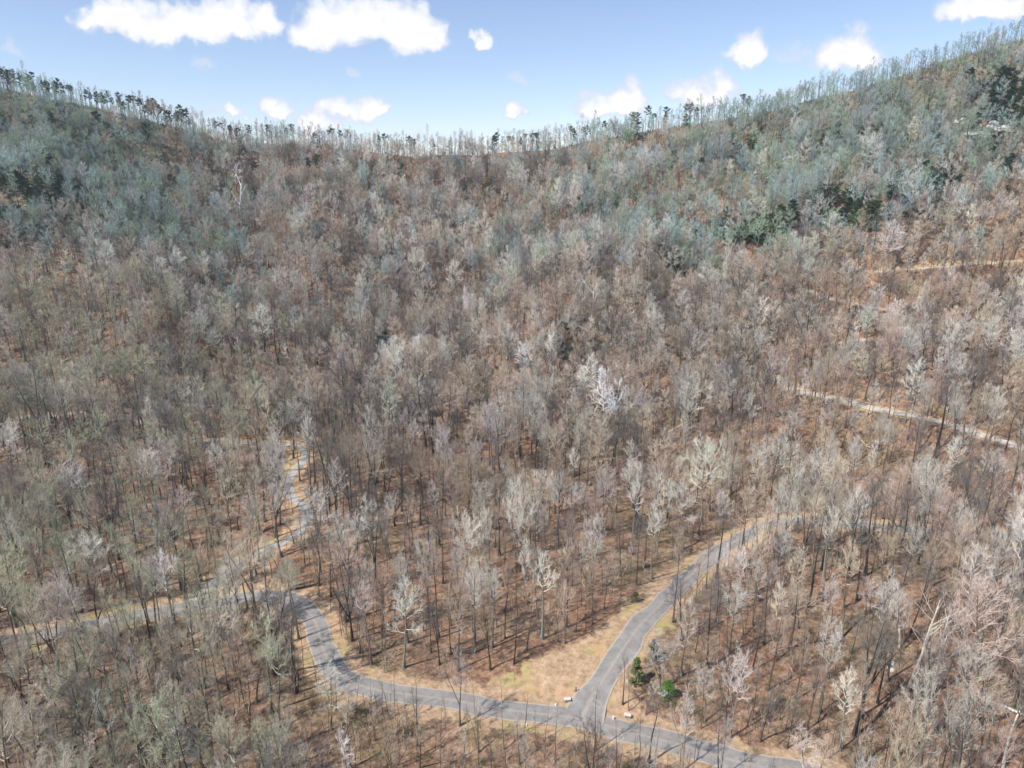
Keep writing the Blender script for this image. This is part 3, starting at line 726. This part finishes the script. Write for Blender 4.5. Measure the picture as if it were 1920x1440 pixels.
# saplings
sap = []
for n in range(22000):
    y = math.sqrt(rng.uniform(52 ** 2, 420 ** 2)); A = rng.uniform(-.98, .98); x = A * y
    if road_dist(x, y) < 1.6 or inpoly(np.array(x), np.array(y), MEADOW): continue
    z = H(x, y); u, v = to_pix(x, y, z)
    pr_ = .5
    if 690 < u < 1270 and 930 < v < 1290: pr_ = .3
    if 540 < u < 700 and v > 1130: pr_ = 1.
    if v > 1330 and u > 700: pr_ = .9
    if rng.random() > pr_: continue
    sap.append((x, y, z, int(rng.integers(0, 5)), rng.uniform(0, 6.28), rng.uniform(.7, 1.15), rng.uniform(.7, 1.25), jit(LOOKS[rng.choice(['light grey', 'tan', 'pinkish brown', 'dark grey'])]), u, v))
sap.sort(key=lambda q: math.hypot(q[1], CAMZ - q[2]) / q[6] / SP[q[3]].ht)
vis = [q for q in sap if 5 < q[8] < 1915 and q[9] < 1436][:290]; vid = set(id(q) for q in vis)
items = []
for q in vis:
    e = place(SP[q[3]], 'sapling', q[0], q[1], q[2], (q[5], q[6]), q[4], q[7], ('stem', 'twigs')); e['category'] = 'sapling'; e['group'] = 'thin saplings under the trees'
    tone = 'dark' if sum(q[7]) < .75 else ('brown' if q[7][0] > q[7][2] * 1.3 else 'grey')
    items.append((q[8], q[9], e, ('tall ' if SP[q[3]].ht * q[6] > 8 else 'low ') + tone, region(q[8], q[9])))
orders(items, '{lk} thin sapling {rg}{o}')
tag(scatter('saplings', [p.whole for p in SP], [q[:8] for q in sap if id(q) not in vid]), 'thin bare saplings and understory stems scattered through the wood', 'saplings', kind='stuff')
br_ = []
for n in range(52000):
    y = math.sqrt(rng.uniform(50 ** 2, 560 ** 2)); A = rng.uniform(-.95, .95); x = A * y
    if y > float(np.interp(A, AA, YY)) + 4: continue
    if y < 330 and und(x * 2.2, y * 2.2) < -.3 and rng.random() < .8: continue
    if road_dist(x, y) < 2.2 or inpoly(np.array(x), np.array(y), MEADOW): continue
    c = LOOKS['tan'] if rng.random() < .3 else ((.30, .20, .15) if rng.random() < .7 else (.16, .17, .09))
    if y > 330: c = (.17, .145, .135) if rng.random() < .6 else (.12, .135, .11)
    br_.append((x, y, H(x, y), int(rng.integers(0, 3)), rng.uniform(0, 6.28), rng.uniform(.6, 1.3), rng.uniform(.5, 1.2), jit(c)))
tag(scatter('undergrowth', [bpy.data.objects.new('brush', m) for m in BR], br_), 'brown leafless brush and undergrowth on the leaf litter', 'undergrowth', kind='stuff')

# ------------------------------------------------------------------ evergreens
items = []
def evg(u, v, pr, kind, sc, c, rg, cat='evergreen tree', grp=None, look='dark green', wide=1.):
    x, y = unproj(u, v); z = H(x, y)
    e = place(pr, kind, x, y, z, (sc * wide, sc), rng.uniform(0, 6.28), jit(c, .2)); e['category'] = cat; e['group'] = grp
    items.append((u, v, e, look, rg)); return e
for i in range(128):      # pines along the crest
    if i < 48: u = rng.uniform(-10, 360)
    elif i < 100: u = rng.uniform(0, 960)
    else: u = rng.uniform(960, 1400)
    A, _ = tanpix(u, 230); Yr = float(np.interp(A, AA, YY)); y = Yr + rng.uniform(-5, 6); x = A * y; z = H(x, y)
    u, v = to_pix(x, y, z); sc = rng.uniform(.70, 1.0) * .86
    pr = PN[int(rng.integers(0, 5))]
    e = place(pr, 'pine_tree', x, y, z, (sc, sc), rng.uniform(0, 6.28), jit((.045, .10, .08), .2)); e['category'] = 'pine tree'; e['group'] = 'pines along the ridge line'
    rg = 'at the left end of the ridge' if u < 200 else 'on the descending left ridge' if u < 400 else 'at the left foot of the saddle' if u < 560 else 'on the ridge under the small white clouds' if u < 740 else 'on the middle of the saddle' if u < 960 else 'right of the saddle' if u < 1180 else 'on the rising right ridge'
    items.append((u, v, e, ('tall ' if pr.ht * sc > 16 else 'short ') + ('flat-topped' if pr in (PN[3], PN[1]) else 'tufted'), rg))
orders(items, '{lk} dark pine {rg}{o}'); items = []
for (u, v, x, y, rg) in EVP:
    k = int(rng.integers(0, 3)); sc = rng.uniform(.65, 1.05)
    evg(u, v, EV[k], 'evergreen_tree', sc, (.03, .075, .052) if rng.random() < .65 else (.06, .10, .04), rg, grp='dark evergreens on the slopes', look=('tall ' if sc * EV[k].ht > 12 else 'low ') + 'dark green', wide=1.3)
orders(items, '{lk} evergreen {rg}{o}'); items = []
# green bushes by the side road
def bush(u, v, ht, rad, c, lab, seed):
    x, y = unproj(u, v); pr = Proto('cedar_bush', cedar(seed, ht, rad), M_bark, M_needle, ht)
    e = place(pr, 'evergreen_bush', x, y, H(x, y), (1, 1), 0, c); e['label'] = lab; e['category'] = 'bush'
bush(1252, 1312, 3.6, 1.9, (.085, .19, .04), 'bright green rounded evergreen bush on the brown slope right of the junction', 71)
bush(1192, 1285, 5.6, 1.3, (.12, .17, .055), 'tall yellow-green thin bush beside the right kerb of the side road', 72)
bush(1225, 1240, 4.6, 1.4, (.11, .13, .08), 'dull grey-green bush just right of the side road', 73)
bush(1192, 1130, 2.2, 1.2, (.16, .16, .07), 'small olive bush on the left verge of the climbing side road', 74)

# ------------------------------------------------------------------ dead trees, logs
def dead(u, v, vt, arms, r0, c, lab, seed, rz=0, tilt=0):
    x, y = unproj(u, v); z = H(x, y); ht = 10.
    for _ in range(12):
        _, vv = to_pix(x, y, z + ht); ht *= (v - vt) / max(v - vv, 1)
    pr = Proto('dead_tree', snag(seed, ht, arms, r0), M_dead, M_dead, ht)
    e = place(pr, 'dead_tree', x, y, z, (1, 1), rz, c, ('trunk', 'limbs'), tilt=tilt); e['label'] = lab; e['category'] = 'dead tree'
dead(453, 425, 343, 5, .62, (.62, .60, .57), 'big bleached dead tree with forked arms on the slope below the saddle', 81, 0)
dead(1700, 1300, 1120, 9, .27, (.50, .455, .38), 'bleached dead tree with bare twisted arms in the right wood', 82)
dead(1745, 1310, 1150, 9, .22, (.42, .39, .345), 'grey dead tree with wide fan of arms right of the bleached one', 83, 1)
dead(1686, 1215, 1098, 1, .24, (.70, .60, .44), 'broken cream-coloured snag without crown behind the bleached dead tree', 84, 0, (0, .10))
dead(1735, 150 + 1150, 1235, 3, .2, (.5, .46, .4), 'short stubby dead tree low in the right wood', 85)
dead(1738, 262, 235, 4, .4, (.5, .56, .52), 'small pale dead tree on the right slope left of the cliff', 86)
dead(1105, 640, 545, 4, .3, (.62, .6, .57), 'slim white dead tree on the spur in the middle of the slope', 87)
dead(1880, 1440, 1330, 3, .28, (.7, .68, .62), 'white-barked dead tree in the bottom right corner', 88)
dead(1818, 945, 850, 2, .3, (.12, .11, .1), 'charred dark snag leaning in the open right wood', 89, 0, (.1, .12))
def log(u0, v0, u1, v1, r, c, lab, br=3, seed=0):
    g = np.random.default_rng(seed); a = np.array(unproj(u0, v0)); b_ = np.array(unproj(u1, v1)); n = 6; C = MB(); K = MB()
    P = np.array([[*(a + (b_ - a) * s), 0] for s in np.linspace(0, 1, n)])
    for p in P: p[2] = H(p[0], p[1]) + r * .8 + .15
    P[-1][2] += .7; o0 = P[0].copy(); P -= o0; C.tube(P, np.linspace(r, r * .45, n), 8, cap=True)
    for i in range(br):
        q, d = at_path(P, g.uniform(.35, .95)); K.tube(bend_path(q, side_dir(d, R(50), g) + (0, 0, .4), g.uniform(1, 2.6), 3, .1, .1, g), (r * .3, r * .22, r * .15, .02), 4)
    e = empty('fallen_log', tuple(o0)); e['label'] = lab; e['category'] = 'fallen log'
    for nm, m in (('trunk', C), ('branches', K)):
        o = bpy.data.objects.new(nm, m.mesh(nm, [M_dead])); o['tint'] = list(c); link(o, e)
log(698,1234,746,1210,.22,(.06,.05,.045),'dark fallen log on leaf litter beside the leaning white-branched tree',3,1)
log(545,1107,604,1094,.30,(.05,.045,.04),'dark fallen trunk lying above the road bend',5,2)
log(550,1100,596,1088,.2,(.08,.07,.06),'thinner dark fallen trunk just above the dark one at the road bend',4,3)
log(1320,614,1350,597,.32,(.70,.58,.40),'pale tan fallen log on the slope in the upper right woods',2,4)
log(1252,812,1294,788,.28,(.55,.46,.36),'pale fallen log in the wood left of the gravel road',2,5)
log(54,924,108,900,.26,(.06,.06,.05),'dark fallen log in the left wood beyond the road',3,6)
log(1868,1322,1935,1352,.3,(.62,.60,.56),'whitish fallen trunk with splayed branches at the right edge',6,7)
log(1600,810,1632,846,.25,(.52,.45,.36),'tan fallen trunk in the open wood below the gravel road',3,8)

# ------------------------------------------------------------------ rocks
def rock_mesh(g, rad, sub=3):
    import bmesh
    bm = bmesh.new(); bmesh.ops.create_icosphere(bm, subdivisions=sub, radius=1)
    ph = g.uniform(0, 6.28, 12); 
    pl = [(unit(g.normal(0, 1, 3)), g.uniform(.55, .85)) for _ in range(9)]
    for v in bm.verts:
        p = np.array(v.co)
        for nrm_, dd_ in pl:
            e_ = p @ nrm_ - dd_
            if e_ > 0: p = p - nrm_ * e_ * .9
        p *= 1 + .07 * math.sin(p[0] * 7 + ph[0]) * math.sin(p[1] * 6 + ph[1]) + .05 * math.sin(p[2] * 11 + ph[2])
        v.co = p * rad
    V = [tuple(v.co) for v in bm.verts]; F = [tuple(v.index for v in f.verts) for f in bm.faces]; bm.free(); return np.array(V), F
def outcrop(u, v, n, spread, size, lab, seed, name='rock_outcrop'):
    g = np.random.default_rng(seed); x, y = unproj(u, v); z0 = H(x, y); m = MB()
    for i in range(n):
        dx, dy = g.normal(0, spread), g.normal(0, spread * .5); s = size * g.uniform(.45, 1.15)
        V, F = rock_mesh(g, np.array([s * g.uniform(.9, 1.5), s, s * g.uniform(.6, 1.0)])); V = V + (dx, dy, H(x + dx, y + dy) - z0 + s * .25); m.raw(V, F)
    o = link(bpy.data.objects.new(name, m.mesh(name, [M_rock]))); o.location = (x, y, z0); tag(o, lab, 'rocks')
outcrop(1858,236,16,8,3.8,'pale broken cliff of grey rock showing among evergreens at upper right',91)
outcrop(1800,228,4,5,1.6,'low tan-grey rocks left of the pale cliff',92)
outcrop(1478,300,7,3,2.0,'small scatter of pale rocks in the middle of the right slope',93)
outcrop(1832,325,4,4,1.5,'pale rocks on the right slope under the cliff',94)
outcrop(170,352,9,7,2.3,'pale grey rock band on the upper left slope',95)
outcrop(122,352,4,4,1.6,'tan rocks left of the rock band on the upper left slope',96)
outcrop(268,508,4,3,1.2,'small pale boulders in the left woods',97)
outcrop(1640,300,3,3,1.3,'single cluster of grey rocks between the pale scatter and the cliff',98)
outcrop(1030,712,4,5,1.0,'low grey rocks on the open spur in the middle',99)
outcrop(577,812,4,3,.7,'pale stones above the hairpin of the driveway',100)
outcrop(1246,1296,2,.7,.7,'grey boulder beside the bright green bush',101,'boulder')
outcrop(1674,1256,3,.8,.6,'white stones at the foot of the bleached dead tree',102,'boulder')

# ------------------------------------------------------------------ small things at the junction
def stone_marker(u, v, rz, lab):
    x, y = unproj(u, v); e = empty('stone_marker', (x, y, H(x, y)), rz); e['label'] = lab; e['category'] = 'stone marker'; e['group'] = 'low stone markers at the road junction'
    m = MB(); m.box((0, 0, .24), (1.0, .55, .6), tap=.94); link(bpy.data.objects.new('base', m.mesh('base', [M_mortar])), e)
    m = MB(); m.box((0, 0, .60), (1.2, .70, .11), tap=.93); link(bpy.data.objects.new('cap', m.mesh('cap', [M_stone])), e)
stone_marker(1064, 1313, .1, 'cream-capped low stone marker on the grass left of the junction')
stone_marker(1177, 1342, -.25, 'cream-capped low stone marker on the leaf verge right of the junction')
def post(u, v, h, r, m_, lab, name):
    x, y = unproj(u, v); m = MB(); m.tube([(0, 0, -.2), (0, 0, h * .9), (0, 0, h)], (r, r, r * .6), 8, cap=True)
    o = link(bpy.data.objects.new(name, m.mesh(name, [m_]))); o.location = (x, y, H(x, y)); tag(o, lab, 'post')
post(1080, 1293, 1.1, .10, M_post, 'short dark wooden post on the meadow left of the side road', 'wooden_post')
post(1150, 1351, .7, .16, M_white, 'white round-topped marker post right of the junction mouth', 'marker_post')
post(1042, 1324, .5, .14, M_white, 'small white marker post at the kerb left of the junction', 'marker_post')
post(987, 1365, .4, .12, M_white, 'small white marker post on the near verge below the road', 'marker_post')

# ------------------------------------------------------------------ haze
HZ = 0.0001
if HZ:
    m = bpy.data.materials.new('thin_haze'); m.use_nodes = True; t = m.node_tree; t.nodes.clear()
    v = t.nodes.new('ShaderNodeVolumePrincipled'); v.inputs['Color'].default_value = (.88, .94, 1, 1); v.inputs['Density'].default_value = HZ
    oo = t.nodes.new('ShaderNodeOutputMaterial'); t.links.new(v.outputs[0], oo.inputs['Volume'])
    zlo, zhi = float(GZ.min()) - 1.5, float(GZ.max()) + 45
    mb = MB(); mb.box((0, 1250, (zlo + zhi) / 2), (4420, 3540, zhi - zlo)); o = link(bpy.data.objects.new('haze', mb.mesh('haze', [m])))
    tag(o, 'thin bluish air haze over the whole valley', 'haze', kind='stuff')
